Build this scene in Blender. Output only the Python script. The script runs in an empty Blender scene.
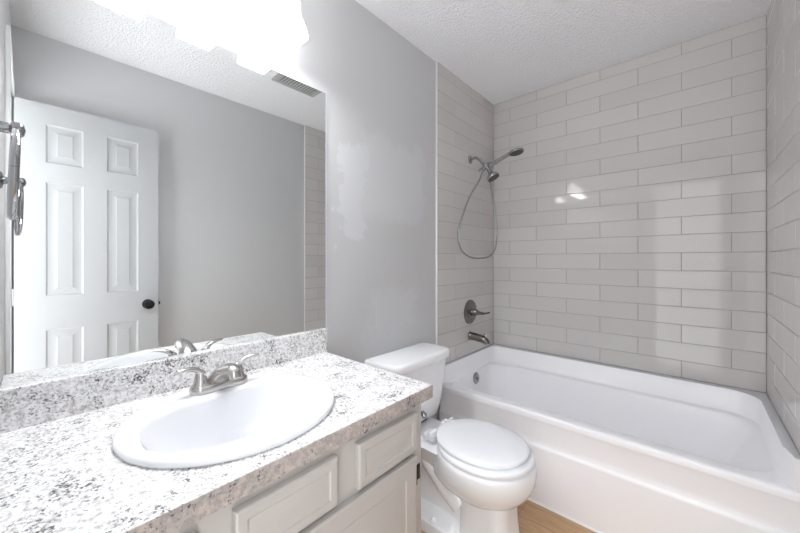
import bpy, bmesh, math, random
from mathutils import Vector, Matrix

random.seed(7)
S = bpy.context.scene
COL = S.collection
PI = math.pi

# ------------------------------------------------------------------ camera
F_PX = 330.82
cam_d = bpy.data.cameras.new('camera')
cam_d.sensor_width = 36.0
cam_d.lens = F_PX * 36.0 / 800.0
cam_d.shift_y = -(266.5 - 259.45) / 800.0
cam_d.clip_start = 0.01
cam = bpy.data.objects.new('camera', cam_d)
COL.objects.link(cam)
cam.location = (1.209, -2.499, 1.25)
cam.rotation_euler = (PI / 2, 0, 0.726177)
S.camera = cam

# ------------------------------------------------------------------ light and exposure
LAMP = 2.8           # radiance of the frosted shade walls
BULB = 46.0         # radiance of the bright downward openings
UPLIGHT = 15.0      # radiance of hidden emitters added in the shade tops to brighten the ceiling
FILL_BASE = 1.2           # base level of the fill light added through the doorway
world = bpy.data.worlds.new('doorway_fill_light')
world.use_nodes = True
S.world = world
FILL_HIGH = 2.5       # stronger added fill from steeply above
FILL_LOW = 3.7    # added fill from steeply below, lifting the ceiling and back wall
_wt = world.node_tree
_bg = _wt.nodes['Background']
_bg.inputs[0].default_value = (0.955, 0.98, 1.0, 1)
_tc = _wt.nodes.new('ShaderNodeTexCoord')
_sx = _wt.nodes.new('ShaderNodeSeparateXYZ')
_wt.links.new(_tc.outputs['Generated'], _sx.inputs[0])
_parts = []
for _lo, _hi, _add in ((0.30, 0.55, FILL_HIGH - FILL_BASE), (-0.30, -0.55, FILL_LOW - FILL_BASE)):
    _mr = _wt.nodes.new('ShaderNodeMapRange')
    _mr.interpolation_type = 'SMOOTHSTEP'
    for _k, _val in (('From Min', _lo), ('From Max', _hi), ('To Min', 0.0), ('To Max', _add)):
        _mr.inputs[_k].default_value = _val
    _wt.links.new(_sx.outputs['Z'], _mr.inputs['Value'])
    _parts.append(_mr.outputs['Result'])
_ad = _wt.nodes.new('ShaderNodeMath')
_ad.operation = 'ADD'
_wt.links.new(_parts[0], _ad.inputs[0])
_wt.links.new(_parts[1], _ad.inputs[1])
_a2 = _wt.nodes.new('ShaderNodeMath')
_a2.operation = 'ADD'
_a2.inputs[1].default_value = FILL_BASE
_wt.links.new(_ad.outputs[0], _a2.inputs[0])
_wt.links.new(_a2.outputs[0], _bg.inputs[1])
S.view_settings.view_transform = 'Standard'
S.view_settings.look = 'None'
S.view_settings.gamma = 1
S.view_settings.use_curve_mapping = False
S.view_settings.exposure = 1.38
S.cycles.max_bounces = 14
S.cycles.diffuse_bounces = 8
S.cycles.glossy_bounces = 6

# ------------------------------------------------------------------ key dimensions (metres)
W = 1.486            # between the tiled faces
CEIL = 2.498
YB = 0.0             # tiled back wall
Y0 = -2.557          # doorway wall
TE = -0.782          # front edge of the tile
PX = -0.010          # painted face, mirror wall
PX2 = W + 0.010      # painted face, opposite wall
RIM = 0.458          # tub deck
LIP = 0.5684         # top of the tub's tile flange

# ------------------------------------------------------------------ helpers
def lin(c):
    return tuple(((v / 12.92) if v <= 0.04045 else ((v + 0.055) / 1.055) ** 2.4) for v in c)

def rgb(r, g, b):
    return (*lin((r / 255, g / 255, b / 255)), 1)

def mat(name, col, rough=0.5, metal=0.0, coat=0.0, spec=0.5):
    m = bpy.data.materials.new(name)
    m.use_nodes = True
    p = m.node_tree.nodes['Principled BSDF']
    p.inputs['Base Color'].default_value = col
    p.inputs['Roughness'].default_value = rough
    p.inputs['Metallic'].default_value = metal
    p.inputs['Coat Weight'].default_value = coat
    p.inputs['Coat Roughness'].default_value = 0.05
    p.inputs['Specular IOR Level'].default_value = spec
    return m

def N(m, typ, **kw):
    n = m.node_tree.nodes.new(typ)
    for k, v in kw.items():
        if k in n.inputs:
            n.inputs[k].default_value = v
        else:
            setattr(n, k, v)
    return n

def L(m, a, b):
    m.node_tree.links.new(a, b)

def PR(m):
    return m.node_tree.nodes['Principled BSDF']

def coords(m, scale=(1, 1, 1)):
    tc = N(m, 'ShaderNodeTexCoord')
    mp = N(m, 'ShaderNodeMapping')
    mp.inputs['Scale'].default_value = scale
    L(m, tc.outputs['Object'], mp.inputs['Vector'])
    return mp.outputs['Vector']

def noise(m, vec, scale, detail=3.0, rough=0.5, dist=0.0):
    n = N(m, 'ShaderNodeTexNoise')
    n.inputs['Scale'].default_value = scale
    n.inputs['Detail'].default_value = detail
    n.inputs['Roughness'].default_value = rough
    n.inputs['Distortion'].default_value = dist
    L(m, vec, n.inputs['Vector'])
    return n.outputs['Fac']

def ramp(m, fac, stops):
    r = N(m, 'ShaderNodeValToRGB')
    e = r.color_ramp.elements
    while len(e) < len(stops):
        e.new(0.5)
    for i, (p, c) in enumerate(stops):
        e[i].position = p
        e[i].color = c
    L(m, fac, r.inputs['Fac'])
    return r.outputs['Color']

def bump(m, height, strength, dist):
    b = N(m, 'ShaderNodeBump')
    b.inputs['Strength'].default_value = strength
    b.inputs['Distance'].default_value = dist
    L(m, height, b.inputs['Height'])
    L(m, b.outputs['Normal'], PR(m).inputs['Normal'])

def mix(m, fac, a, b):
    n = N(m, 'ShaderNodeMix', data_type='RGBA')
    for idx, v in ((0, fac), (6, a), (7, b)):
        if hasattr(v, 'is_output'):
            L(m, v, n.inputs[idx])
        else:
            n.inputs[idx].default_value = v
    return n.outputs[2]

def math_(m, op, a, b=None):
    n = N(m, 'ShaderNodeMath', operation=op)
    for i, v in enumerate((a, b)):
        if v is None:
            continue
        if hasattr(v, 'is_output'):
            L(m, v, n.inputs[i])
        else:
            n.inputs[i].default_value = v
    return n.outputs[0]

def smooth(m, v, lo, hi):
    n = N(m, 'ShaderNodeMapRange', interpolation_type='SMOOTHSTEP')
    n.inputs['From Min'].default_value = lo
    n.inputs['From Max'].default_value = hi
    L(m, v, n.inputs['Value'])
    return n.outputs['Result']

def wpos(o):
    p = Vector((0, 0, 0))
    while o is not None:
        p += Vector(o.location)
        o = o.parent
    return p

def obj(name, bm, material, parent=None, sharp=35, flat=False):
    """link a bmesh (built in room coordinates) as ONE mesh object"""
    if parent is not None:
        off = wpos(parent)
        bmesh.ops.translate(bm, verts=bm.verts, vec=-off)
    bmesh.ops.recalc_face_normals(bm, faces=bm.faces)
    me = bpy.data.meshes.new(name)
    bm.to_mesh(me)
    bm.free()
    if not flat:
        me.polygons.foreach_set('use_smooth', [True] * len(me.polygons))
        me.set_sharp_from_angle(angle=math.radians(sharp))
    if material is not None:
        me.materials.append(material)
    o = bpy.data.objects.new(name, me)
    COL.objects.link(o)
    o.parent = parent
    return o

def thing(name, label, cat, loc, group=None):
    o = bpy.data.objects.new(name, None)
    o.empty_display_size = 0.05
    COL.objects.link(o)
    o.location = loc
    o['label'] = label
    o['category'] = cat
    if group:
        o['group'] = group
    return o

def struct(name, bm, material, parent=None, flat=False, sharp=35):
    o = obj(name, bm, material, parent, sharp=sharp, flat=flat)
    if parent is None:
        o['kind'] = 'structure'
    return o

def BM():
    return bmesh.new()

def box(bm, x0, x1, y0, y1, z0, z1, bev=0.0, seg=2):
    r = bmesh.ops.create_cube(bm, size=1.0)
    vs = r['verts']
    for v in vs:
        v.co = Vector((x0 + (v.co.x + .5) * (x1 - x0), y0 + (v.co.y + .5) * (y1 - y0), z0 + (v.co.z + .5) * (z1 - z0)))
    if bev > 0:
        es = list({e for v in vs for e in v.link_edges})
        bmesh.ops.bevel(bm, geom=es, offset=bev, segments=seg, affect='EDGES', profile=0.5)
    return bm

def loft(bm, loops, cap0=True, cap1=True, closed=True):
    rings = [[bm.verts.new(p) for p in lp] for lp in loops]
    n = len(rings[0])
    for a, b in zip(rings, rings[1:]):
        for i in range(n if closed else n - 1):
            j = (i + 1) % n
            bm.faces.new((a[i], a[j], b[j], b[i]))
    if cap0 and closed:
        bm.faces.new(rings[0])
    if cap1 and closed:
        bm.faces.new(rings[-1])
    return rings

def frame_of(d):
    d = Vector(d).normalized()
    up = Vector((0, 0, 1)) if abs(d.z) < 0.95 else Vector((1, 0, 0))
    a = d.cross(up).normalized()
    return a, a.cross(d).normalized()

def tube(bm, pts, rad, n=16, cap=True, flatten=None):
    """round tube along pts; rad a number or one per point; flatten = (sideways, upward) factors"""
    pts = [Vector(p) for p in pts]
    if not hasattr(rad, '__len__'):
        rad = [rad] * len(pts)
    loops = []
    a = None
    for i, p in enumerate(pts):
        d = (pts[min(i + 1, len(pts) - 1)] - pts[max(i - 1, 0)]).normalized()
        if a is None:
            a, b = frame_of(d)
        else:
            a = (a - d * a.dot(d)).normalized()
            b = a.cross(d).normalized()
        fa, fb = (1, 1) if flatten is None else (flatten[i] if hasattr(flatten[0], '__len__') else flatten)
        loops.append([p + rad[i] * (fa * math.cos(t) * a + fb * math.sin(t) * b) for t in [2 * PI * k / n for k in range(n)]])
    loft(bm, loops, cap, cap)
    return bm

def spline(pts, n=8):
    """Catmull-Rom through pts"""
    P = [Vector(p) for p in pts]
    P = [P[0] * 2 - P[1]] + P + [P[-1] * 2 - P[-2]]
    out = []
    for i in range(1, len(P) - 2):
        for k in range(n):
            t = k / n
            a, b, c, d = P[i - 1:i + 3]
            out.append(0.5 * ((2 * b) + (c - a) * t + (2 * a - 5 * b + 4 * c - d) * t * t + (3 * b - a - 3 * c + d) * t ** 3))
    out.append(P[-2])
    return out

def lathe(bm, prof, origin, axis, n=32, cap=True):
    """prof = [(distance along axis, radius)]"""
    o = Vector(origin)
    d = Vector(axis).normalized()
    a, b = frame_of(d)
    loops = [[o + d * h + max(r, 1e-5) * (math.cos(t) * a + math.sin(t) * b) for t in [2 * PI * k / n for k in range(n)]] for h, r in prof]
    loft(bm, loops, cap, cap)
    return bm

def rrect(x0, x1, y0, y1, r, z, n=10):
    """rounded rectangle loop, counter-clockwise"""
    r = min(r, (x1 - x0) / 2 - 1e-4, (y1 - y0) / 2 - 1e-4)
    pts = []
    for cx, cy, a0 in ((x1 - r, y0 + r, -PI / 2), (x1 - r, y1 - r, 0), (x0 + r, y1 - r, PI / 2), (x0 + r, y0 + r, PI)):
        for k in range(n + 1):
            t = a0 + (PI / 2) * k / n
            pts.append(Vector((cx + r * math.cos(t), cy + r * math.sin(t), z)))
    return pts

def egg(xc, yc, ab, af, b, z, n=64, e=0.92):
    pts = []
    for k in range(n):
        t = 2 * PI * k / n
        c, s = math.cos(t), math.sin(t)
        cc = math.copysign(abs(c) ** e, c)
        pts.append(Vector((xc + (af if c > 0 else ab) * cc, yc + b * s, z)))
    return pts

# ------------------------------------------------------------------ materials
def paint_mat(name, patches=False):
    base = rgb(199, 199, 200)
    m = mat(name, base, 0.55)
    v = coords(m)
    h = noise(m, v, 150, 3, 0.6)
    if patches:
        sx = N(m, 'ShaderNodeSeparateXYZ')
        L(m, v, sx.inputs[0])
        n1 = noise(m, v, 9, 4, 0.65)
        n2 = noise(m, v, 26, 3, 0.6)
        nn = math_(m, 'MULTIPLY', math_(m, 'SUBTRACT', math_(m, 'ADD', n1, math_(m, 'MULTIPLY', n2, 0.5)), 0.75), 0.22)
        yy = math_(m, 'ADD', sx.outputs[1], nn)
        zz = math_(m, 'ADD', sx.outputs[2], math_(m, 'MULTIPLY', nn, 0.8))
        def patch(y0, y1, z0, z1, s):
            a = math_(m, 'MULTIPLY', smooth(m, yy, y0 - s, y0 + s), smooth(m, yy, y1 + s, y1 - s))
            b = math_(m, 'MULTIPLY', smooth(m, zz, z0 - s, z0 + s), smooth(m, zz, z1 + s, z1 - s))
            return math_(m, 'MULTIPLY', a, b)
        p1 = patch(-1.545, -1.39, 1.345, 1.80, 0.012)
        p2 = math_(m, 'MULTIPLY', patch(-1.42, -0.92, 1.46, 1.88, 0.05), 0.6)
        p3 = math_(m, 'MULTIPLY', patch(-1.36, -0.98, 0.86, 1.08, 0.05), 0.55)
        f = math_(m, 'MAXIMUM', math_(m, 'MAXIMUM', p1, p2), p3)
        c = mix(m, math_(m, 'MULTIPLY', f, 0.75), base, rgb(212, 213, 216))
        L(m, c, PR(m).inputs['Base Color'])
    bump(m, h, 0.22, 0.002)
    return m

M_WALL = paint_mat('grey_wall_paint')
M_PATCHED = paint_mat('grey_wall_paint_with_repairs', True)

M_CEIL = mat('textured_white_ceiling', rgb(246, 246, 248), 0.9, spec=0.2)
_v = coords(M_CEIL)
_h = math_(M_CEIL, 'ADD', noise(M_CEIL, _v, 130, 4, 0.7), math_(M_CEIL, 'MULTIPLY', smooth(M_CEIL, noise(M_CEIL, _v, 85, 2, 0.5), 0.45, 0.62), 0.7))
bump(M_CEIL, _h, 0.9, 0.005)

M_TILE = mat('glazed_warm_grey_tile', rgb(196, 191, 189), 0.06, spec=0.4)
_geo = N(M_TILE, 'ShaderNodeNewGeometry')
L(M_TILE, mix(M_TILE, _geo.outputs['Random Per Island'], rgb(204, 200, 198), rgb(209, 206, 204)), PR(M_TILE).inputs['Base Color'])
bump(M_TILE, noise(M_TILE, coords(M_TILE), 9, 1, 0.4), 0.10, 0.006)
M_GROUT = mat('grey_grout', rgb(160, 154, 151), 0.85, spec=0.2)
M_TRIM = mat('white_trim_paint', rgb(232, 232, 232), 0.35)
M_TUB = mat('white_tub_enamel', rgb(249, 249, 252), 0.28)
M_PORC = mat('white_porcelain', rgb(246, 247, 250), 0.08)
M_SINK = mat('sink_porcelain', rgb(232, 233, 236), 0.08)
M_SEAT = mat('white_seat_plastic', rgb(246, 248, 252), 0.22)
M_DARKGAP = mat('shadow_gap_rubber', rgb(70, 70, 72), 0.7)
M_CAB = mat('greige_cabinet_paint', rgb(182, 178, 174), 0.42)
M_NICKEL = mat('brushed_nickel', rgb(196, 193, 191), 0.24, 1.0)
M_CHROME = mat('polished_chrome', rgb(172, 172, 174), 0.10, 1.0)
M_PEWTER = mat('dark_brushed_nickel', rgb(128, 123, 119), 0.26, 1.0)
M_BRONZE = mat('oil_rubbed_bronze', rgb(44, 42, 44), 0.3, 0.7)
M_HINGE = mat('dark_hinge_bronze', rgb(38, 30, 26), 0.5, 0.5)
M_NOZZLE = mat('dark_nozzle_rubber', rgb(58, 60, 60), 0.45)
M_MIRROR = mat('silvered_mirror', (0.86, 0.875, 0.87, 1), 0.0, 1.0)
M_EDGE = mat('polished_glass_edge', rgb(236, 240, 240), 0.15)
M_VENT = mat('vent_metal_paint', rgb(176, 176, 175), 0.5)
M_VENTDARK = mat('vent_dark_cavity', rgb(84, 84, 84), 0.8)
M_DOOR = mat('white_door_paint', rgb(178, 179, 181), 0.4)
M_LEDGE = mat('grey_caulked_ledge', rgb(205, 205, 208), 0.4)
M_CAULK = mat('white_caulk', rgb(245, 245, 245), 0.5)

# laminate with a granite look
def granite(name, tan, light, mid):
    m = mat(name, rgb(225, 223, 222), 0.3)
    v = coords(m)
    def gn(loc, scale, det, rough, dist):
        mp = N(m, 'ShaderNodeMapping')
        mp.inputs['Location'].default_value = loc
        L(m, v, mp.inputs['Vector'])
        return noise(m, mp.outputs[0], scale, det, rough, dist)
    big = gn((0, 0, 0), 16, 3, 0.55, 0.4)
    c = ramp(m, gn((1.3, 4.1, 2.2), 92, 5, 0.7, 0.3), [(0.32, rgb(172, 169, 169)), (0.44, mid), (0.55, light), (0.8, light)])
    c = mix(m, math_(m, 'MULTIPLY', smooth(m, gn((7.1, 5.7, 2.4), 46, 4, 0.65, 0.3), 0.53 - 0.1 * (tan - 0.4), 0.66), tan), c, rgb(190, 176, 169))
    den = math_(m, 'ADD', gn((3.1, 1.7, 0.4), 165, 4, 0.66, 0.2), math_(m, 'MULTIPLY', math_(m, 'SUBTRACT', big, 0.5), 0.55))
    c = mix(m, math_(m, 'MULTIPLY', smooth(m, den, 0.54, 0.61), 0.62), c, rgb(138, 134, 135))
    c = mix(m, smooth(m, den, 0.62, 0.675), c, rgb(66, 64, 68))
    L(m, c, PR(m).inputs['Base Color'])
    return m

M_GRAN = granite('granite_pattern_laminate', 0.4, rgb(245, 245, 246), rgb(218, 216, 216))
M_GRAN_SHADED = granite('granite_pattern_shaded_edge', 0.9, rgb(172, 164, 159), rgb(150, 140, 134))  # same laminate, darkened and browned to paint in the front edge's shade

# oak-look planks running along the tub
M_FLOOR = mat('oak_plank_vinyl', rgb(190, 150, 108), 0.42)
_tc = N(M_FLOOR, 'ShaderNodeTexCoord')
_br = N(M_FLOOR, 'ShaderNodeTexBrick')
_br.offset = 0.37
for k, val in (('Scale', 1.0), ('Mortar Size', 0.0012), ('Brick Width', 0.9), ('Row Height', 0.15), ('Bias', 0.0)):
    _br.inputs[k].default_value = val
_br.inputs['Color1'].default_value = rgb(204, 168, 128)
_br.inputs['Color2'].default_value = rgb(186, 148, 108)
_br.inputs['Mortar'].default_value = rgb(120, 88, 60)
L(M_FLOOR, _tc.outputs['Object'], _br.inputs['Vector'])
_mp = N(M_FLOOR, 'ShaderNodeMapping')
_mp.inputs['Scale'].default_value = (2.5, 34, 1)
L(M_FLOOR, _tc.outputs['Object'], _mp.inputs['Vector'])
_g = noise(M_FLOOR, _mp.outputs[0], 3.0, 5, 0.6, 0.5)
_gc = ramp(M_FLOOR, _g, [(0.35, rgb(172, 134, 96)), (0.65, rgb(220, 187, 148))])
L(M_FLOOR, mix(M_FLOOR, 0.5, _br.outputs['Color'], _gc), PR(M_FLOOR).inputs['Base Color'])

def glow(name, strength):
    m = bpy.data.materials.new(name)
    m.use_nodes = True
    nt = m.node_tree
    p = nt.nodes['Principled BSDF']
    p.inputs['Base Color'].default_value = (0.9, 0.9, 0.9, 1)
    p.inputs['Roughness'].default_value = 0.3
    p.inputs['Emission Color'].default_value = (0.965, 0.985, 1.0, 1)
    p.inputs['Emission Strength'].default_value = strength
    return m

M_SHADE = glow('frosted_glass_shade_lit', LAMP)
M_UP = glow('added_uplight_glow', UPLIGHT)
M_DIFF = glow('frosted_glass_opening_lit', BULB)

# ------------------------------------------------------------------ room shell
struct('floor', box(BM(), PX - 0.02, PX2 + 0.02, Y0 - 0.13, 0.03, -0.05, 0.0), M_FLOOR, flat=True)
struct('ceiling', box(BM(), PX - 0.12, PX2 + 0.12, Y0 - 0.12, 0.13, CEIL, CEIL + 0.08), M_CEIL, flat=True)
struct('wall_left', box(BM(), PX - 0.10, PX, Y0 - 0.12, 0.12, 0.0, CEIL), M_PATCHED, flat=True)
struct('wall_right', box(BM(), PX2, PX2 + 0.10, Y0 - 0.12, 0.12, 0.0, CEIL), M_WALL, flat=True)
struct('wall_back', box(BM(), PX, PX2, 0.010, 0.12, 0.0, CEIL), M_WALL, flat=True)
DX0, DX1, DZ = 0.845, 1.462, 2.105   # doorway
bm = BM()
box(bm, PX, DX0, Y0 - 0.12, Y0, 0, CEIL)
box(bm, DX1, PX2, Y0 - 0.12, Y0, 0, CEIL)
box(bm, DX0, DX1, Y0 - 0.12, Y0, DZ, CEIL)
struct('wall_front', bm, M_WALL, flat=True)

# tile: grout bed + one bevelled tile per brick, one mesh per wall
TV, TH = 0.1036, 0.4084
ZT = 2.42896
GAP = 0.0026

def tile_wall(name, axis, a0, a1, joint, parity, material=M_TILE):
    """axis 'back' spans x, 'left'/'right' span y; joint = position of one vertical joint"""
    bm = BM()
    ch = 0.0016
    def put(u, v, d):      # u along the wall, v height, d proud of the grout
        if axis == 'back':
            return Vector((u, 0.0015 - d, v))
        if axis == 'left':
            return Vector((-0.0015 + d, u, v))
        return Vector((W + 0.0015 - d, u, v))
    z = ZT + TV
    k = -1
    while z > LIP - 0.03:
        zt, zb = min(z, CEIL - 0.001), max(z - TV, LIP + 0.002)
        if zt - zb > 0.008:
            off = joint + ((k + parity) % 2) * TH / 2
            u = off - TH * (math.ceil((off - a0) / TH) + 1)
            while u < a1:
                u0, u1 = max(u, a0), min(u + TH, a1)
                if u1 - u0 > 0.006:
                    g = GAP / 2
                    q = [(u0 + g, zb + g), (u1 - g, zb + g), (u1 - g, zt - g), (u0 + g, zt - g)]
                    tilt = [random.uniform(-0.00022, 0.00022) for _ in range(3)]
                    vs0 = [bm.verts.new(put(a, b, -0.001)) for a, b in q]
                    vs1 = [bm.verts.new(put(a, b, 0.0005)) for a, b in q]
                    ins = [(q[0][0] + ch, q[0][1] + ch), (q[1][0] - ch, q[1][1] + ch), (q[2][0] - ch, q[2][1] - ch), (q[3][0] + ch, q[3][1] - ch)]
                    vs2 = []
                    for i, (a, b) in enumerate(ins):
                        t = tilt[0] + tilt[1] * (1 if i in (1, 2) else -1) + tilt[2] * (1 if i > 1 else -1)
                        vs2.append(bm.verts.new(put(a, b, 0.0015 + t)))
                    for i in range(4):
                        j = (i + 1) % 4
                        bm.faces.new((vs0[i], vs0[j], vs1[j], vs1[i]))
                        bm.faces.new((vs1[i], vs1[j], vs2[j], vs2[i]))
                    bm.faces.new(vs2)
                u += TH
        z -= TV
        k += 1
    return bm

def tile_surround(wall, axis, a0, a1, joint, parity):
    w = bpy.data.objects[wall]
    g = BM()
    if axis == 'back':
        box(g, a0, a1, 0.0015, 0.0095, LIP - 0.01, CEIL)
    elif axis == 'left':
        box(g, PX + 0.0002, -0.0015, a0, a1, LIP - 0.01, CEIL)
    else:
        box(g, W + 0.0015, PX2 - 0.0002, a0, a1, LIP - 0.01, CEIL)
    go = obj('grout', g, M_GROUT, w, flat=True)
    obj('wall_tile', tile_wall('wall_tile', axis, a0, a1, joint, parity), M_TILE, w, flat=True)

tile_surround('wall_back', 'back', 0.0, W, W - 0.12587, 0)
tile_surround('wall_left', 'left', TE, -0.001, -0.37, 0)
tile_surround('wall_right', 'right', TE, -0.001, -0.435, 1)

bm = BM()
box(bm, PX, 0.002, TE - 0.007, TE, LIP - 0.11, CEIL, 0.002)
struct('trim_1', bm, M_TRIM)
bm = BM()
box(bm, W - 0.002, PX2, TE - 0.007, TE, LIP - 0.11, CEIL, 0.002)
struct('trim_2', bm, M_TRIM)
bm = BM()
box(bm, PX, PX + 0.012, -1.655, TE - 0.012, 0.0, 0.085, 0.003)
struct('baseboard_left', bm, M_TRIM)
bm = BM()
box(bm, PX2 - 0.012, PX2, -1.90, TE - 0.012, 0.0, 0.085, 0.003)
struct('baseboard_right', bm, M_TRIM)
# door casing and jamb on the doorway wall
bm = BM()
box(bm, DX0 - 0.062, DX0 - 0.004, Y0, Y0 + 0.014, 0.0, DZ + 0.062, 0.003)
box(bm, DX0 - 0.004, DX1 + 0.03, Y0, Y0 + 0.014, DZ + 0.004, DZ + 0.062, 0.003)
struct('trim_3', bm, M_TRIM)
bm = BM()
box(bm, DX0 - 0.003, DX0 + 0.014, Y0 - 0.12, Y0 + 0.002, 0.0, DZ, 0.001)
box(bm, DX1 - 0.014, DX1 + 0.003, Y0 - 0.12, Y0 + 0.002, 0.0, DZ, 0.001)
box(bm, DX0, DX1, Y0 - 0.12, Y0 + 0.002, DZ - 0.014, DZ + 0.003, 0.001)
struct('trim_4', bm, M_TRIM)

# ------------------------------------------------------------------ six-panel door, open against the right wall
def door():
    x1, x0 = 1.452, 1.420        # x0 = the face turned to the room
    ya, yb, za, zb = -2.546, -1.926, 0.010, 2.096
    Lw = yb - ya
    bm = BM()
    cols = [(-2.433, -2.284), (-2.181, -2.032)]
    rows = [(0.23, 0.864), (1.050, 1.672), (1.778, 1.988)]
    ys = sorted({ya, yb, *[v for c in cols for v in c]})
    zs = sorted({za, zb, *[v for r in rows for v in r]})
    def is_panel(y, z):
        return any(a < y < b for a, b in cols) and any(a < z < b for a, b in rows)
    for y_, y2 in zip(ys, ys[1:]):
        for z_, z2 in zip(zs, zs[1:]):
            if not is_panel((y_ + y2) / 2, (z_ + z2) / 2):
                bm.faces.new([bm.verts.new(p) for p in ((x0, y_, z_), (x0, y2, z_), (x0, y2, z2), (x0, y_, z2))])
            else:
                prof = [(0, 0), (0.003, 0.0025), (0.008, 0.0050), (0.016, 0.0060), (0.022, 0.0060), (0.042, 0.0022), (0.044, 0.0008)]
                loops = [[Vector((x0 + d, y_ + i, z_ + i)), Vector((x0 + d, y2 - i, z_ + i)), Vector((x0 + d, y2 - i, z2 - i)), Vector((x0 + d, y_ + i, z2 - i))] for i, d in prof]
                loft(bm, loops, False, True)
    c = [(ya, za), (yb, za), (yb, zb), (ya, zb)]
    fr = [bm.verts.new((x0, *p)) for p in c]
    bk = [bm.verts.new((x1, *p)) for p in c]
    for i in range(4):
        j = (i + 1) % 4
        bm.faces.new((fr[i], fr[j], bk[j], bk[i]))
    bm.faces.new(bk)
    bmesh.ops.remove_doubles(bm, verts=bm.verts, dist=1e-5)
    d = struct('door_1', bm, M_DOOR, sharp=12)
    k = BM()
    kz, ky = 0.963, -1.984
    lathe(k, [(0, 0.030), (0.004, 0.030), (0.008, 0.026), (0.010, 0.013), (0.028, 0.012), (0.032, 0.020), (0.038, 0.027), (0.048, 0.029), (0.056, 0.025), (0.061, 0.014), (0.0625, 0.0)], (x0, ky, kz), (-1, 0, 0), 28)
    obj('door_knob', k, M_BRONZE, d)
    lt = BM()
    box(lt, x0 + 0.006, x1 - 0.006, yb - 0.0005, yb + 0.003, kz - 0.03, kz + 0.03, 0.001)
    box(lt, x0 + 0.010, x1 - 0.010, yb + 0.002, yb + 0.012, kz - 0.010, kz + 0.010, 0.002)
    obj('latch', lt, M_BRONZE, d)
    for hz in (0.28, 1.05, 1.84):
        h = BM()
        tube(h, [(x1 + 0.004, ya - 0.003, hz - 0.045), (x1 + 0.004, ya - 0.003, hz + 0.045)], 0.0055, 12)
        obj('hinge', h, M_NICKEL, d)
door()

# ------------------------------------------------------------------ ceiling vent
vt = thing('ceiling_vent', 'rectangular exhaust vent grille on the ceiling, seen in the mirror', 'vent', (0.80, -1.22, CEIL))
vx0, vx1, vy0, vy1 = 0.655, 0.955, -1.385, -1.055
bm = BM()
for a in ((vx0, vx1, vy0, vy0 + 0.025), (vx0, vx1, vy1 - 0.025, vy1), (vx0, vx0 + 0.025, vy0 + 0.025, vy1 - 0.025), (vx1 - 0.025, vx1, vy0 + 0.025, vy1 - 0.025)):
    box(bm, a[0], a[1], a[2], a[3], CEIL - 0.014, CEIL - 0.0005, 0.002)
obj('frame', bm, M_VENT, vt)
bm = BM()
box(bm, vx0 + 0.02, vx1 - 0.02, vy0 + 0.02, vy1 - 0.02, CEIL - 0.004, CEIL - 0.001)
obj('backing', bm, M_VENTDARK, vt)
for i in range(13):
    y = vy0 + 0.037 + i * 0.0213
    bm = BM()
    box(bm, vx0 + 0.022, vx1 - 0.022, y - 0.0072, y + 0.0072, CEIL - 0.010, CEIL - 0.0065, 0.001, 1)
    obj('louver', bm, M_VENT, vt)

# ------------------------------------------------------------------ mirror
MY1 = -1.623
MZ0, MZ1 = 0.9475, 1.982
mr = thing('wall_mirror', 'large frameless wall mirror standing on the granite backsplash', 'mirror', (PX, -2.09, MZ0))
obj('mirror_glass', box(BM(), PX + 0.0005, PX + 0.0055, Y0 + 0.001, MY1 - 0.003, MZ0, MZ1), M_MIRROR, mr, flat=True)
bm = BM()
box(bm, PX + 0.0005, PX + 0.0057, MY1 - 0.003, MY1, MZ0, MZ1)
e = obj('polished_edge', bm, M_EDGE, mr, flat=True)
e['label'] = 'bright polished glass edge'

# ------------------------------------------------------------------ vanity light
vl = thing('vanity_light', 'three-shade bathroom light bar glowing above the mirror', 'light fixture', (PX, -2.09, 2.24))
obj('backplate', box(BM(), PX, 0.018, -2.39, -1.79, 2.320, 2.410, 0.006), M_NICKEL, vl)
SX, SZ = 0.1165, 2.046
for i in range(3):
    yc = -1.8795 - i * 0.2123
    bm = BM()
    tube(bm, spline([(0.015, yc, 2.365), (0.06, yc, 2.372), (0.100, yc, 2.362), (SX, yc, 2.325), (SX, yc, 2.205)], 6), 0.008, 14)
    obj('arm', bm, M_NICKEL, vl)
    bm = BM()
    loft(bm, [rrect(SX - r, SX + r, yc - r, yc + r, 0.008, z, 4) for z, r in ((2.214, 0.009), (2.212, 0.013), (2.156, 0.013), (2.148, 0.012))])
    obj('socket_cup', bm, M_NICKEL, vl)
    bm = BM()
    prof = [(2.176, 0.036), (2.160, 0.0355), (2.145, 0.036), (2.125, 0.038), (2.105, 0.045), (2.085, 0.051), (2.065, 0.0545), (2.052, 0.0560), (2.046, 0.0555), (2.046, 0.0520), (2.058, 0.0515)]
    loft(bm, [rrect(SX - r * 0.93, SX + r * 0.93, yc - r, yc + r, 0.006, z, 4) for z, r in prof], False, False)
    sh = obj('glass_shade', bm, M_SHADE, vl, sharp=60)
    bm = BM()
    bm.faces.new([bm.verts.new(p) for p in rrect(SX - 0.0515 * 0.93, SX + 0.0515 * 0.93, yc - 0.0515, yc + 0.0515, 0.005, 2.056, 4)])
    obj('diffuser', bm, M_DIFF, sh, flat=True)
    bm = BM()
    a_, b_ = rrect(SX - 0.033, SX + 0.033, yc - 0.035, yc + 0.035, 0.006, 2.150, 4), rrect(SX - 0.013, SX + 0.013, yc - 0.013, yc + 0.013, 0.006, 2.150, 4)
    loft(bm, [a_, b_], False, False)
    obj('uplight_emitter', bm, M_UP, sh, flat=True)  # glowing plate added inside the shade for ceiling bounce

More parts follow.
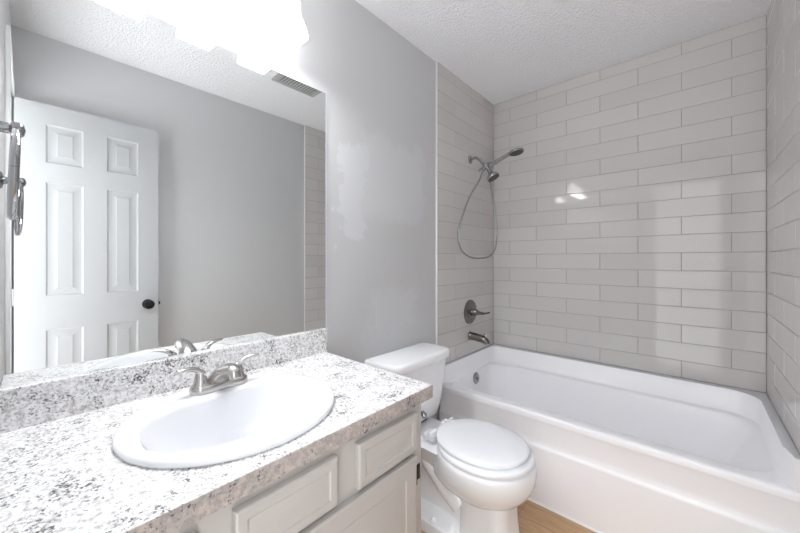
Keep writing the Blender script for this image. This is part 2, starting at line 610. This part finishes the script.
# ------------------------------------------------------------------ towel ring on the doorway wall
tr = thing('towel_ring', 'silver towel ring mounted on the wall left of the mirror', 'towel ring', (0.30, Y0, 1.483))
bm = BM()
lathe(bm, [(0, 0.027), (0.004, 0.027), (0.009, 0.022), (0.012, 0.011), (0.036, 0.009), (0.040, 0.013), (0.050, 0.0135), (0.054, 0.010), (0.0565, 0.0)], (0.30, Y0, 1.483), (0, 1, 0), 24)
obj('post', bm, M_CHROME, tr)
bm = BM()
R0, rr = 0.076, 0.0058
cx, cz, ct = 0.30, 1.478 - R0, math.radians(2.2)
n1, n2 = 56, 12
loops = []
for i in range(n1 + 1):
    a = 2 * PI * i / n1
    loops.append((R0 * math.cos(a), R0 * math.sin(a)))
pts = [Vector((cx + u * math.cos(ct), -2.5135 + u * math.sin(ct) + (w - R0) * 0.03, cz + w)) for u, w in loops]
tube(bm, pts, rr, n2, cap=False)
obj('ring', bm, M_CHROME, tr)

# ------------------------------------------------------------------ vanity cabinet
CX = 0.558            # face frame
CY1 = -1.665          # right side
CT = 0.847            # counter top
CB = CT - 0.040
vc = thing('vanity_cabinet', 'greige painted bathroom vanity cabinet with raised-panel fronts under the countertop', 'cabinet', (0.28, -2.11, 0))
bm = BM()
box(bm, PX + 0.001, CX - 0.018, CY1 - 0.016, CY1, 0.0, CB)               # right end panel
box(bm, PX + 0.001, CX - 0.018, Y0 + 0.001, Y0 + 0.017, 0.0, CB)         # left end panel
box(bm, PX + 0.001, CX - 0.018, Y0 + 0.017, CY1 - 0.016, 0.10, 0.116)    # bottom
box(bm, PX + 0.001, PX + 0.009, Y0 + 0.017, CY1 - 0.016, 0.116, CB)      # back
obj('carcass', bm, M_CAB, vc, flat=True)
bm = BM()
fy0, fy1 = Y0 + 0.001, CY1
f0, f1 = CX - 0.018, CX
box(bm, f0, f1, fy0, fy1, 0.10, CB)                  # rails and stiles read as one painted frame
box(bm, f0, f1, fy1 - 0.045, fy1, 0.0, 0.10)
box(bm, f0, f1, fy0, fy0 + 0.03, 0.0, 0.10)
obj('face_frame', bm, M_CAB, vc, flat=True)
obj('toe_kick', box(BM(), CX - 0.075, CX - 0.06, Y0 + 0.017, CY1 - 0.016, 0.0, 0.10), M_CAB, vc, flat=True)

def raised_front(name, y0, y1, z0, z1, parent, frame_w, th=0.019):
    bm = BM()
    x0, x1 = CX + 0.0008, CX + th
    def lp(i, x):
        return [Vector((x, y0 + i, z0 + i)), Vector((x, y1 - i, z0 + i)), Vector((x, y1 - i, z1 - i)), Vector((x, y0 + i, z1 - i))]
    fw = frame_w
    loft(bm, [lp(0, x0), lp(0, x1 - 0.005), lp(0.0015, x1 - 0.002), lp(0.005, x1), lp(fw, x1), lp(fw + 0.002, x1 - 0.002), lp(fw + 0.005, x1 - 0.0030), lp(fw + 0.008, x1 - 0.0030), lp(fw + 0.024, x1 - 0.0008), lp(fw + 0.0275, x1 - 0.0004)])
    return obj(name, bm, M_CAB, parent, sharp=10)

for y0, y1 in ((-1.942, -1.705), (-2.244, -2.007), (-2.543, -2.306)):
    raised_front('false_drawer_front', y0, y1, 0.664, 0.780, vc, 0.022)
for y0, y1 in ((-2.120, -1.707), (-2.540, -2.130)):
    d = raised_front('cabinet_door', y0, y1, 0.115, 0.648, vc, 0.050)
    ye = y1 if y1 > -1.8 else y0
    s = 1 if y1 > -1.8 else -1
    for hz in (0.582, 0.165):
        bm = BM()
        tube(bm, [(CX + 0.008, ye + s * 0.006, hz - 0.028), (CX + 0.008, ye + s * 0.006, hz + 0.028)], 0.0048, 10)
        if s > 0:
            box(bm, CX + 0.0005, CX + 0.003, ye + 0.006, ye + 0.034, hz - 0.024, hz + 0.024, 0.001, 1)
        hg = obj('hinge', bm, M_HINGE, d)
        hg['label'] = 'dark bronze exposed hinge'

# ------------------------------------------------------------------ countertop with a cut-out for the sink
SKX, SKY = 0.303, -2.125
SA, SB = 0.240, 0.255       # half sizes of the sink rim in x and y
ct_ = thing('countertop', 'grey and white granite-pattern vanity countertop with backsplash', 'countertop', (0.28, -2.10, CB))
bm = BM()
cx0, cx1, cy0, cy1 = PX + 0.001, 0.580, Y0 + 0.001, -1.634
angs = [2 * PI * k / 120 for k in range(120)]
for px, py in ((cx0, cy0), (cx0, cy1), (cx1, cy0), (cx1, cy1)):
    angs.append(math.atan2(py - SKY, px - SKX) % (2 * PI))
angs = sorted(angs)
def on_rect(t, ins=0.0):
    c, s = math.cos(t), math.sin(t)
    k = min(((cx1 - ins - SKX) / c if c > 1e-9 else (cx0 + ins - SKX) / c if c < -1e-9 else 9),
            ((cy1 - ins - SKY) / s if s > 1e-9 else (cy0 + ins - SKY) / s if s < -1e-9 else 9))
    return SKX + c * k, SKY + s * k
def on_el(t, f):
    a, b = SA * f, SB * f
    r = 1 / math.sqrt((math.cos(t) / a) ** 2 + (math.sin(t) / b) ** 2)
    return SKX + r * math.cos(t), SKY + r * math.sin(t)
loft(bm, [[Vector((*on_el(t, 0.93), CB)) for t in angs], [Vector((*on_rect(t), CB)) for t in angs],
          [Vector((*on_rect(t), CT - 0.002)) for t in angs], [Vector((*on_rect(t, 0.0015), CT)) for t in angs],
          [Vector((*on_el(t, 0.93), CT)) for t in angs], [Vector((*on_el(t, 0.93), CB)) for t in angs]], False, False)
bmesh.ops.remove_doubles(bm, verts=bm.verts, dist=1e-6)
obj('worktop', bm, M_GRAN, ct_, flat=True)
eb = obj('shaded_front_edge', box(BM(), 0.5802, 0.5820, Y0 + 0.001, -1.634, CB, CT - 0.0006), M_GRAN_SHADED, ct_, flat=True)
eb['label'] = 'speckled countertop front edge, its shade painted in brown-grey'
obj('backsplash', box(BM(), PX + 0.001, 0.012, Y0 + 0.001, -1.629, CT, 0.9468, 0.0012, 1), M_GRAN, ct_, flat=True)

# ------------------------------------------------------------------ sink
sk = thing('sink', 'white oval drop-in sink set in the granite-pattern countertop', 'sink', (SKX, SKY, CT))
def rim(f, z, n=96):
    return [Vector((SKX + SA * f * math.cos(2 * PI * k / n), SKY + SB * f * math.sin(2 * PI * k / n), z)) for k in range(n)]
def bowl(a_back, a_front, b, z, n=96, xo=0.035):
    """D-shaped loop: nearly straight back, elliptical front"""
    pts = []
    for k in range(n):
        t = 2 * PI * k / n
        c, s = math.cos(t), math.sin(t)
        e = 0.58 if c < 0 else 0.86
        x = (a_front if c > 0 else a_back) * math.copysign(abs(c) ** e, c)
        pts.append(Vector((SKX + xo + x, SKY + b * math.copysign(abs(s) ** 0.92, s), z)))
    return pts
bm = BM()
loft(bm, [rim(0.90, CT - 0.030), rim(0.925, CT - 0.001), rim(0.985, CT + 0.0005), rim(1.0, CT + 0.003), rim(1.003, CT + 0.008), rim(0.998, CT + 0.0125),
          rim(0.985, CT + 0.0155), rim(0.965, CT + 0.0168), rim(0.945, CT + 0.0168),
          bowl(0.153, 0.144, 0.219, CT + 0.0155), bowl(0.150, 0.140, 0.215, CT + 0.0125), bowl(0.147, 0.136, 0.210, CT + 0.004),
          bowl(0.142, 0.128, 0.190, CT - 0.035), bowl(0.134, 0.116, 0.162, CT - 0.085), bowl(0.118, 0.096, 0.130, CT - 0.122),
          bowl(0.080, 0.066, 0.085, CT - 0.136), bowl(0.025, 0.025, 0.030, CT - 0.139)], False, True)
obj('basin', bm, M_SINK, sk, sharp=60)
bm = BM()
lathe(bm, [(0, 0.026), (0.002, 0.026), (0.003, 0.021), (0.002, 0.018), (0.002, 0.0)], (SKX + 0.037, SKY, CT - 0.1388), (0, 0, 1), 24)
obj('drain', bm, M_NICKEL, sk)
# ------------------------------------------------------------------ faucet
FX, FY, FZ = 0.136, -2.112, CT + 0.0165
fc = thing('faucet', 'brushed nickel two-handle faucet on the back of the oval sink', 'faucet', (FX, FY, FZ))
def stadium(a, b, z, n=20):
    """stadium along y: half length a, half width b"""
    pts = []
    for k in range(n + 1):
        t = PI * k / n
        pts.append(Vector((FX + b * math.cos(t), FY + (a - b) + b * math.sin(t), z)))
    for k in range(n + 1):
        t = PI + PI * k / n
        pts.append(Vector((FX + b * math.cos(t), FY - (a - b) + b * math.sin(t), z)))
    return pts
bm = BM()
loft(bm, [stadium(0.080, 0.029, FZ), stadium(0.081, 0.030, FZ + 0.010), stadium(0.079, 0.028, FZ + 0.018), stadium(0.075, 0.024, FZ + 0.0215), stadium(0.068, 0.017, FZ + 0.022)])
obj('base_plate', bm, M_NICKEL, fc)
# spout: broad hooded body that rises and arches forward
bm = BM()
path = spline([(FX - 0.010, FY, FZ + 0.006), (FX + 0.004, FY, FZ + 0.030), (FX + 0.030, FY, FZ + 0.052), (FX + 0.064, FY, FZ + 0.067), (FX + 0.094, FY, FZ + 0.072), (FX + 0.108, FY, FZ + 0.066), (FX + 0.114, FY, FZ + 0.054)], 6)
nn = len(path)
rad, fl = [], []
for i in range(nn):
    t = i / (nn - 1)
    wdt = 0.040 * (1 - t) ** 1.6 + 0.0165 * (1 - (1 - t) ** 1.6)
    hgt = 0.026 * (1 - t) ** 1.2 + 0.0130 * (1 - (1 - t) ** 1.2)
    rad.append(1.0)
    fl.append((wdt, hgt))
tube(bm, path, rad, 24, True, fl)
obj('spout', bm, M_NICKEL, fc, sharp=50)
bm = BM()
tube(bm, [(FX - 0.024, FY, FZ + 0.012), (FX - 0.024, FY, FZ + 0.060)], 0.0022, 8)
lathe(bm, [(0, 0.003), (0.003, 0.0055), (0.007, 0.0055), (0.010, 0.0)], (FX - 0.024, FY, FZ + 0.058), (0, 0, 1), 12)
obj('lift_rod', bm, M_NICKEL, fc)
for s in (-1, 1):
    hy = FY + s * 0.052
    bm = BM()
    lathe(bm, [(0.012, 0.0240), (0.021, 0.0240), (0.024, 0.020), (0.040, 0.0165), (0.050, 0.0145), (0.058, 0.0125), (0.064, 0.006), (0.0655, 0.0)], (FX, hy, FZ), (0, 0, 1), 28)
    h = obj('handle', bm, M_NICKEL, fc, sharp=60)
    bm = BM()
    pl = spline([(FX, hy - s * 0.004, FZ + 0.048), (FX + 0.002, hy + s * 0.010, FZ + 0.066), (FX + 0.006, hy + s * 0.028, FZ + 0.0745), (FX + 0.010, hy + s * 0.046, FZ + 0.0775), (FX + 0.012, hy + s * 0.062, FZ + 0.0785)], 6)
    k = len(pl)
    tube(bm, pl, [1.0] * k, 14, True, [((0.0125 - 0.0060 * i / k), (0.0095 - 0.0060 * i / k)) for i in range(k)])
    obj('lever', bm, M_NICKEL, h, sharp=60)

# ------------------------------------------------------------------ toilet
TY = -1.157
to = thing('toilet', 'white two-piece toilet with closed lid between the vanity and the tub', 'toilet', (0.35, TY, 0))
bm = BM()
loft(bm, [rrect(0.020, 0.142, TY - 0.162, TY + 0.166, 0.030, 0.400, 8), rrect(0.014, 0.154, TY - 0.172, TY + 0.176, 0.035, 0.410, 8), rrect(0.008, 0.170, TY - 0.188, TY + 0.188, 0.035, 0.47, 8),
          rrect(0.002, 0.186, TY - 0.210, TY + 0.210, 0.035, 0.66, 8), rrect(0.0, 0.190, TY - 0.215, TY + 0.215, 0.035, 0.712, 8)])
obj('tank', bm, M_PORC, to, sharp=60)
bm = BM()
box(bm, 0.035, 0.132, TY - 0.10, TY + 0.10, 0.3825, 0.4005, 0.004)
g_ = obj('tank_gasket', bm, M_DARKGAP, to)
g_['label'] = 'dark rubber gasket under the tank'
bm = BM()
def lid_loop(i, z):
    # straight back, clipped front corners
    x0, x1, y0, y1, c = -0.006 + i, 0.210 - i, TY - 0.240 + i, TY + 0.232 - i, 0.045
    raw = [(x0, y0), (x1 - c, y0), (x1 - c * 0.30, y0 + c * 0.30), (x1, y0 + c), (x1 + 0.004, TY - 0.08), (x1 + 0.004, TY + 0.08), (x1, y1 - c), (x1 - c * 0.30, y1 - c * 0.30), (x1 - c, y1), (x0, y1)]
    return [Vector((a, b, z)) for a, b in raw]
loft(bm, [lid_loop(0.018, 0.7125), lid_loop(0.006, 0.714), lid_loop(0.001, 0.722), lid_loop(0.0, 0.742), lid_loop(0.002, 0.750), lid_loop(0.006, 0.757), lid_loop(0.018, 0.760)])
obj('tank_lid', bm, M_PORC, to, sharp=50)
bm = BM()
ly = TY - 0.150
lathe(bm, [(0.0, 0.013), (0.006, 0.013), (0.010, 0.009), (0.020, 0.008)], (0.186, ly, 0.655), (1, 0, 0), 18)
tube(bm, spline([(0.203, ly - 0.004, 0.655), (0.206, ly + 0.02, 0.652), (0.206, ly + 0.055, 0.645), (0.205, ly + 0.075, 0.642)], 5), 0.006, 12)
fl_ = obj('flush_lever', bm, M_CHROME, to)
fl_['label'] = 'chrome flush lever'
# bowl: rim, tapering basin, neck and floor pedestal in one porcelain body
bm = BM()
RZ = 0.400
B = [  # xc, back, front, half width, z
    (0.50, 0.110, 0.120, 0.085, 0.200), (0.49, 0.165, 0.160, 0.112, 0.225), (0.487, 0.200, 0.190, 0.136, 0.248), (0.490, 0.222, 0.208, 0.155, 0.272),
    (0.498, 0.226, 0.219, 0.171, 0.298), (0.507, 0.222, 0.222, 0.182, 0.328), (0.513, 0.217, 0.220, 0.188, 0.358), (0.515, 0.215, 0.217, 0.190, 0.378), (0.515, 0.213, 0.214, 0.188, 0.392),
    (0.515, 0.208, 0.208, 0.183, 0.400), (0.515, 0.195, 0.195, 0.170, RZ + 0.001)]
loft(bm, [egg(a, TY, b, c, d, z) for a, b, c, d, z in B])
# front column of the pedestal
loft(bm, [rrect(a, b, TY - h, TY + h, r, z, 8) for a, b, h, r, z in ((0.425, 0.662, 0.104, 0.060, 0.0), (0.425, 0.660, 0.103, 0.060, 0.02), (0.427, 0.652, 0.098, 0.058, 0.09), (0.428, 0.645, 0.096, 0.057, 0.16), (0.42, 0.645, 0.098, 0.058, 0.21), (0.42, 0.648, 0.102, 0.06, 0.25), (0.42, 0.64, 0.105, 0.06, 0.275))])
# narrow web behind the column
loft(bm, [rrect(a, b, TY - h, TY + h, 0.04, z, 8) for a, b, h, z in ((0.13, 0.47, 0.055, 0.0), (0.12, 0.47, 0.058, 0.15), (0.09, 0.47, 0.070, 0.28), (0.06, 0.47, 0.085, 0.36))])
obj('bowl', bm, M_PORC, to, sharp=60)
bm = BM()   # shelf that carries the tank
loft(bm, [rrect(0.040, 0.36, TY - 0.085, TY + 0.085, 0.05, 0.255, 8), rrect(0.020, 0.38, TY - 0.110, TY + 0.110, 0.05, 0.330, 8), rrect(0.012, 0.40, TY - 0.130, TY + 0.130, 0.05, 0.372, 8), rrect(0.014, 0.40, TY - 0.132, TY + 0.132, 0.05, 0.381, 8), rrect(0.020, 0.395, TY - 0.125, TY + 0.125, 0.05, 0.3835, 8)])
obj('tank_shelf', bm, M_PORC, to, sharp=60)
bm = BM()   # rear foot and the exposed trapway curve
loft(bm, [rrect(0.115, 0.455, TY - 0.132, TY + 0.132, 0.05, 0.0, 8), rrect(0.115, 0.455, TY - 0.132, TY + 0.132, 0.05, 0.036, 8), rrect(0.119, 0.451, TY - 0.128, TY + 0.128, 0.05, 0.046, 8), rrect(0.15, 0.44, TY - 0.090, TY + 0.090, 0.04, 0.050, 8), rrect(0.18, 0.43, TY - 0.070, TY + 0.070, 0.04, 0.085, 8)])
obj('foot', bm, M_PORC, to, sharp=60)
bm = BM()
for s in (-1, 1):     # the exposed trapway swells out on both flanks
    path = spline([(0.14, TY + s * 0.03, 0.06), (0.13, TY + s * 0.040, 0.16), (0.155, TY + s * 0.050, 0.265), (0.215, TY + s * 0.058, 0.315), (0.285, TY + s * 0.062, 0.275), (0.355, TY + s * 0.064, 0.215), (0.435, TY + s * 0.062, 0.160)], 8)
    tube(bm, path, [0.048] * len(path), 20, True, (0.85, 1.0))
obj('trapway', bm, M_PORC, to, sharp=60)
for s in (-1, 1):
    bm = BM()
    lathe(bm, [(0, 0.015), (0.006, 0.0145), (0.013, 0.011), (0.018, 0.005), (0.019, 0.0)], (0.312, TY + s * 0.103, 0.0445), (0, 0, 1), 18)
    obj('bolt_cap', bm, M_PORC, to, sharp=70)
# seat ring and lid
bm = BM()
q = (0.515, TY)
loft(bm, [egg(*q, 0.200, 0.203, 0.180, 0.4060), egg(*q, 0.206, 0.209, 0.187, 0.407), egg(*q, 0.208, 0.211, 0.189, 0.414), egg(*q, 0.206, 0.209, 0.187, 0.422), egg(*q, 0.198, 0.201, 0.179, 0.4275), egg(*q, 0.14, 0.14, 0.12, 0.428), egg(*q, 0.135, 0.135, 0.115, 0.4060), egg(*q, 0.200, 0.203, 0.180, 0.4060)], False, False)
bmesh.ops.remove_doubles(bm, verts=bm.verts, dist=1e-6)
obj('seat', bm, M_SEAT, to, sharp=60)
bm = BM()
q = (0.512, TY)
loft(bm, [egg(*q, 0.217, 0.187, 0.170, 0.4330), egg(*q, 0.2215, 0.1905, 0.1745, 0.4345), egg(*q, 0.222, 0.191, 0.175, 0.441), egg(*q, 0.220, 0.189, 0.173, 0.4475), egg(*q, 0.210, 0.179, 0.163, 0.4525), egg(*q, 0.15, 0.12, 0.11, 0.4565), egg(*q, 0.06, 0.05, 0.045, 0.4575)])
obj('seat_lid', bm, M_SEAT, to, sharp=60)
for s in (-1, 1):
    bm = BM()
    box(bm, 0.245, 0.305, TY + s * 0.075 - 0.022, TY + s * 0.075 + 0.022, 0.3995, 0.428, 0.008, 3)
    tube(bm, [(0.285, TY + s * 0.075 - 0.026, 0.432), (0.285, TY + s * 0.075 + 0.026, 0.432)], 0.011, 14)
    obj('seat_hinge', bm, M_SEAT, to)

# ------------------------------------------------------------------ bathtub
tb = thing('bathtub', 'white alcove bathtub along the tiled back wall', 'bathtub', (0.743, -0.38, 0))
bm = BM()
YF = -0.762
def ring_(x0, x1, y0, y1, r, z):
    return rrect(x0, x1, y0, y1, r, z, 14)
W0, W1, T0 = 0.001, W - 0.001, -0.001
bx0, bx1, by0, by1 = 0.046, 1.446, -0.695, -0.098
loft(bm, [ring_(W0, W1, YF, T0, 0.004, 0.425), ring_(W0, W1, YF, T0, 0.004, RIM - 0.014), ring_(W0, W1, YF + 0.003, T0, 0.004, RIM - 0.006), ring_(W0, W1, YF + 0.008, T0, 0.004, RIM - 0.0015), ring_(W0, W1, YF + 0.016, T0, 0.004, RIM),
          ring_(bx0 - 0.004, bx1 + 0.006, by0 - 0.008, by1 + 0.008, 0.125, RIM),
          ring_(bx0, bx1, by0, by1, 0.12, RIM - 0.002), ring_(bx0 + 0.004, bx1 - 0.010, by0 + 0.006, by1 - 0.006, 0.118, RIM - 0.010), ring_(bx0 + 0.007, bx1 - 0.020, by0 + 0.010, by1 - 0.011, 0.115, RIM - 0.030),
          ring_(bx0 + 0.018, bx1 - 0.085, by0 + 0.026, by1 - 0.028, 0.115, RIM - 0.150), ring_(bx0 + 0.030, bx1 - 0.160, by0 + 0.040, by1 - 0.045, 0.115, RIM - 0.270),
          ring_(bx0 + 0.055, bx1 - 0.215, by0 + 0.062, by1 - 0.065, 0.105, RIM - 0.325), ring_(bx0 + 0.10, bx1 - 0.27, by0 + 0.10, by1 - 0.10, 0.09, RIM - 0.345)], False, True)
obj('basin', bm, M_TUB, tb, sharp=50)
# raised lip on three sides, where the tile comes down
bm = BM()
lips = []
prof = [(0.0010, 0.0010, 0.0010, LIP), (0.014, 0.040, 0.030, LIP), (0.018, 0.0435, 0.0335, LIP - 0.0015), (0.0205, 0.0455, 0.036, LIP - 0.006), (0.027, 0.058, 0.039, LIP - 0.045), (0.034, 0.072, 0.041, LIP - 0.085), (0.038, 0.085, 0.044, RIM + 0.006), (0.046, 0.096, 0.050, RIM + 0.0006)]
for l, b, r_, z in prof:
    lt, rt_ = min(l, 0.016), min(r_, 0.016)
    pts = [Vector((lt, YF + 0.010, z)), Vector((l, YF + 0.085, z))]
    for cx, cy, r, a0 in ((l, -b, 0.002 if b < 0.002 else 0.05 + (LIP - z) * 0.5, PI), (W - r_, -b, 0.002 if b < 0.002 else 0.115 + (LIP - z) * 0.1, PI / 2)):
        for k in range(11):
            t = a0 - (PI / 2) * k / 10
            ox = cx + r if a0 == PI else cx - r
            pts.append(Vector((ox + r * math.cos(t), cy - r + r * math.sin(t), z)))
    pts += [Vector((W - r_, YF + 0.085, z)), Vector((W - rt_, YF + 0.010, z))]
    lips.append(pts)
rings = loft(bm, lips, False, False, closed=False)
for end in (0, -1):
    a = [r[end] for r in rings]
    v = bm.verts.new((a[0].co.x, a[0].co.y, RIM))
    bm.faces.new(a + [v])
fo_ = obj('tile_flange', bm, M_TUB, tb, sharp=30)
fo_.data.materials.append(M_LEDGE)
for p_ in fo_.data.polygons:
    if abs(p_.normal.z) > 0.9 and p_.center.z > LIP - 0.003:
        p_.material_index = 1
# apron with a shallow step
bm = BM()
pf = [(YF + 0.012, 0.428), (YF, 0.430), (YF + 0.006, 0.410), (YF + 0.009, 0.330), (YF + 0.008, 0.306), (YF + 0.003, 0.297), (YF - 0.002, 0.292), (YF - 0.003, 0.284), (YF + 0.001, 0.03), (YF + 0.001, 0.0), (YF + 0.03, 0.0)]
loft(bm, [[Vector((x, a, b)) for a, b in pf] for x in (0.002, W - 0.002)], False, False, closed=False)
obj('apron', bm, M_TUB, tb, sharp=60)
bm = BM()
loft(bm, [[Vector((x, a, b)) for a, b in ((YF + 0.002, 0.0), (YF + 0.002, 0.008), (YF - 0.004, 0.005), (YF - 0.008, 0.0))] for x in (0.002, W - 0.002)])
obj('caulk_bead', bm, M_CAULK, tb)
bm = BM()
ov = Vector((0.0585, -0.395, 0.412))
lathe(bm, [(0, 0.040), (0.003, 0.040), (0.008, 0.034), (0.011, 0.022), (0.0115, 0.0)], ov, (1, 0, 0.10), 28)
o = obj('overflow_plate', bm, M_CHROME, tb, sharp=50)
bm = BM()
tube(bm, [ov + Vector((0.012, 0.0, -0.020)), ov + Vector((0.020, 0.0, 0.012))], 0.005, 10)
obj('trip_lever', bm, M_CHROME, o)
bm = BM()
lathe(bm, [(0, 0.035), (0.003, 0.033), (0.004, 0.022), (0.002, 0.018), (0.002, 0)], (0.25, -0.40, RIM - 0.3445), (0, 0, 1), 24)
obj('drain', bm, M_CHROME, tb)

# ------------------------------------------------------------------ tub spout and valve
SY = -0.376
sp = thing('tub_spout', 'brushed nickel tub spout on the tiled wall above the tub', 'tub spout', (0, SY, 0.70))
bm = BM()
path = [(0.0003, SY, 0.700), (0.006, SY, 0.700), (0.012, SY, 0.700), (0.050, SY, 0.697), (0.090, SY, 0.692), (0.110, SY, 0.687), (0.124, SY, 0.680), (0.133, SY, 0.670), (0.136, SY, 0.662)]
tube(bm, path, [0.031, 0.031, 0.0285, 0.0280, 0.0270, 0.0260, 0.0245, 0.0215, 0.019], 22)
obj('body', bm, M_PEWTER, sp, sharp=60)
bm = BM()
lathe(bm, [(0, 0.004), (0.012, 0.004), (0.013, 0.0075), (0.020, 0.0075), (0.022, 0.004)], (0.116, SY, 0.706), (0.15, 0, 1), 14)
obj('diverter_knob', bm, M_PEWTER, sp)
vv = thing('shower_valve', 'round brushed nickel shower valve with lever on the tiled wall', 'shower valve', (0, SY, 0.872))
bm = BM()
lathe(bm, [(0.0003, 0.088), (0.003, 0.088), (0.007, 0.084), (0.010, 0.070), (0.012, 0.050), (0.016, 0.034), (0.018, 0.030)], (0, SY, 0.872), (1, 0, 0), 44)
obj('escutcheon', bm, M_PEWTER, vv, sharp=50)
bm = BM()
lathe(bm, [(0.016, 0.027), (0.035, 0.025), (0.050, 0.022), (0.060, 0.019), (0.066, 0.012), (0.067, 0)], (0, SY, 0.872), (1, 0, 0), 28)
hb = obj('hub', bm, M_PEWTER, vv, sharp=50)
bm = BM()
tube(bm, spline([(0.052, SY, 0.872), (0.074, SY + 0.020, 0.866), (0.092, SY + 0.045, 0.8635), (0.104, SY + 0.068, 0.866), (0.110, SY + 0.082, 0.868)], 6), [0.0165 - 0.0112 * min(1, i / 15) for i in range(25)], 14)
obj('lever', bm, M_PEWTER, vv, sharp=60)

# ------------------------------------------------------------------ shower head set
sh = thing('overhead_shower', 'chrome fixed shower head on a wall arm with a diverter', 'shower head', (0, SY, 1.972))
bm = BM()
lathe(bm, [(0.0003, 0.030), (0.003, 0.030), (0.009, 0.024), (0.013, 0.013)], (0, SY, 1.972), (1, 0, 0), 28)
obj('wall_flange', bm, M_CHROME, sh, sharp=50)
bm = BM()
tube(bm, spline([(0.005, SY, 1.972), (0.045, SY, 1.974), (0.075, SY, 1.957), (0.108, SY, 1.918)], 7), 0.0105, 16)
obj('shower_arm', bm, M_CHROME, sh, sharp=60)
bm = BM()
dv = Vector((0.122, SY, 1.903))
dd = Vector((0.62, 0, -0.78))
lathe(bm, [(-0.026, 0.0), (-0.0255, 0.013), (-0.014, 0.017), (-0.008, 0.021), (0.012, 0.021), (0.018, 0.017), (0.030, 0.013), (0.036, 0.011)], dv, dd, 24)
tube(bm, [dv, dv + Vector((0.045, 0.0, 0.010))], [0.014, 0.013], 16)
tube(bm, [dv, dv + Vector((-0.010, -0.020, -0.036))], [0.011, 0.0095], 14)
db = obj('diverter', bm, M_CHROME, sh, sharp=50)
bm = BM()
tube(bm, [dv + Vector((-0.008, -0.012, -0.004)), dv + Vector((-0.038, -0.030, -0.034))], [0.005, 0.0065], 12)
obj('diverter_lever', bm, M_CHROME, db)
bm = BM()   # cradle for the hand shower
tube(bm, [(0.160, SY, 1.900), (0.176, SY, 1.9065)], [0.0195, 0.0185], 20)
obj('cradle', bm, M_CHROME, sh)
bm = BM()
fo = dv + dd.normalized() * 0.034
fd = Vector((0.50, 0.02, -0.87))
lathe(bm, [(0.0, 0.012), (0.010, 0.015), (0.024, 0.016), (0.036, 0.020), (0.052, 0.036), (0.062, 0.043), (0.074, 0.045), (0.078, 0.043)], fo, fd, 36)
fh = obj('head', bm, M_CHROME, sh, sharp=50)
bm = BM()
lathe(bm, [(0.0775, 0.0405), (0.0795, 0.0385), (0.080, 0.0)], fo, fd, 32)
f_ = obj('spray_face', bm, M_NOZZLE, fh)
f_['label'] = 'dark grey spray face'

hs = thing('hand_shower', 'chrome hand shower held in the bracket, its hose hanging in a loop', 'hand shower', (0.168, SY, 1.903))
a, b = Vector((0.152, SY, 1.897)), Vector((0.292, SY, 1.950))
u = (b - a).normalized()
bm = BM()
tube(bm, [a - u * 0.004, a, a + u * 0.02, a + u * 0.06, a + u * 0.11, b], [0.010, 0.0125, 0.0135, 0.0140, 0.0135, 0.0125], 18)
obj('handle', bm, M_CHROME, hs, sharp=60)
bm = BM()
hc = Vector((0.338, SY, 1.966))
hn = Vector((0.20, -0.03, -0.97)).normalized()
lathe(bm, [(-0.006, 0.0), (-0.005, 0.018), (0.000, 0.036), (0.006, 0.046), (0.012, 0.049), (0.018, 0.048), (0.021, 0.045)], hc, hn, 36)
tube(bm, [b - u * 0.01, b + u * 0.012, hc - u * 0.02], [0.0125, 0.015, 0.016], 16)
hd = obj('head', bm, M_CHROME, hs, sharp=50)
bm = BM()
lathe(bm, [(0.0205, 0.043), (0.023, 0.041), (0.0235, 0.0)], hc, hn, 32)
f_ = obj('spray_face', bm, M_NOZZLE, hd)
f_['label'] = 'dark grey spray face'
bm = BM()
hose = spline([dv + Vector((-0.010, -0.020, -0.036)), (0.100, -0.425, 1.80), (0.090, -0.545, 1.66), (0.085, -0.625, 1.53), (0.080, -0.668, 1.42), (0.080, -0.640, 1.325), (0.085, -0.560, 1.275), (0.095, -0.450, 1.258),
               (0.108, -0.300, 1.270), (0.118, -0.222, 1.325), (0.122, -0.200, 1.435), (0.124, -0.235, 1.59), (0.128, -0.305, 1.76), (0.138, -0.360, 1.86), a - u * 0.002], 10)
tube(bm, hose, 0.0058, 12)
h_ = obj('hose', bm, M_CHROME, hs, sharp=80)

# ------------------------------------------------------------------ small chrome holder on the end of the vanity
ph = thing('paper_holder', 'small chrome holder post on the vanity side, under the countertop corner', 'holder', (0.535, CY1, 0.738))
bm = BM()
lathe(bm, [(-0.001, 0.014), (0.004, 0.014), (0.008, 0.008), (0.030, 0.0065), (0.034, 0.0065)], (0.535, CY1, 0.738), (0, 1, 0), 20)
obj('post', bm, M_CHROME, ph, sharp=50)
bm = BM()
lathe(bm, [(-0.012, 0.0), (-0.0115, 0.006), (-0.006, 0.009), (0.006, 0.009), (0.0115, 0.006), (0.012, 0.0)], (0.538, CY1 + 0.038, 0.736), (0.8, 0.2, -0.5), 18)
obj('end_knob', bm, M_CHROME, ph, sharp=60)
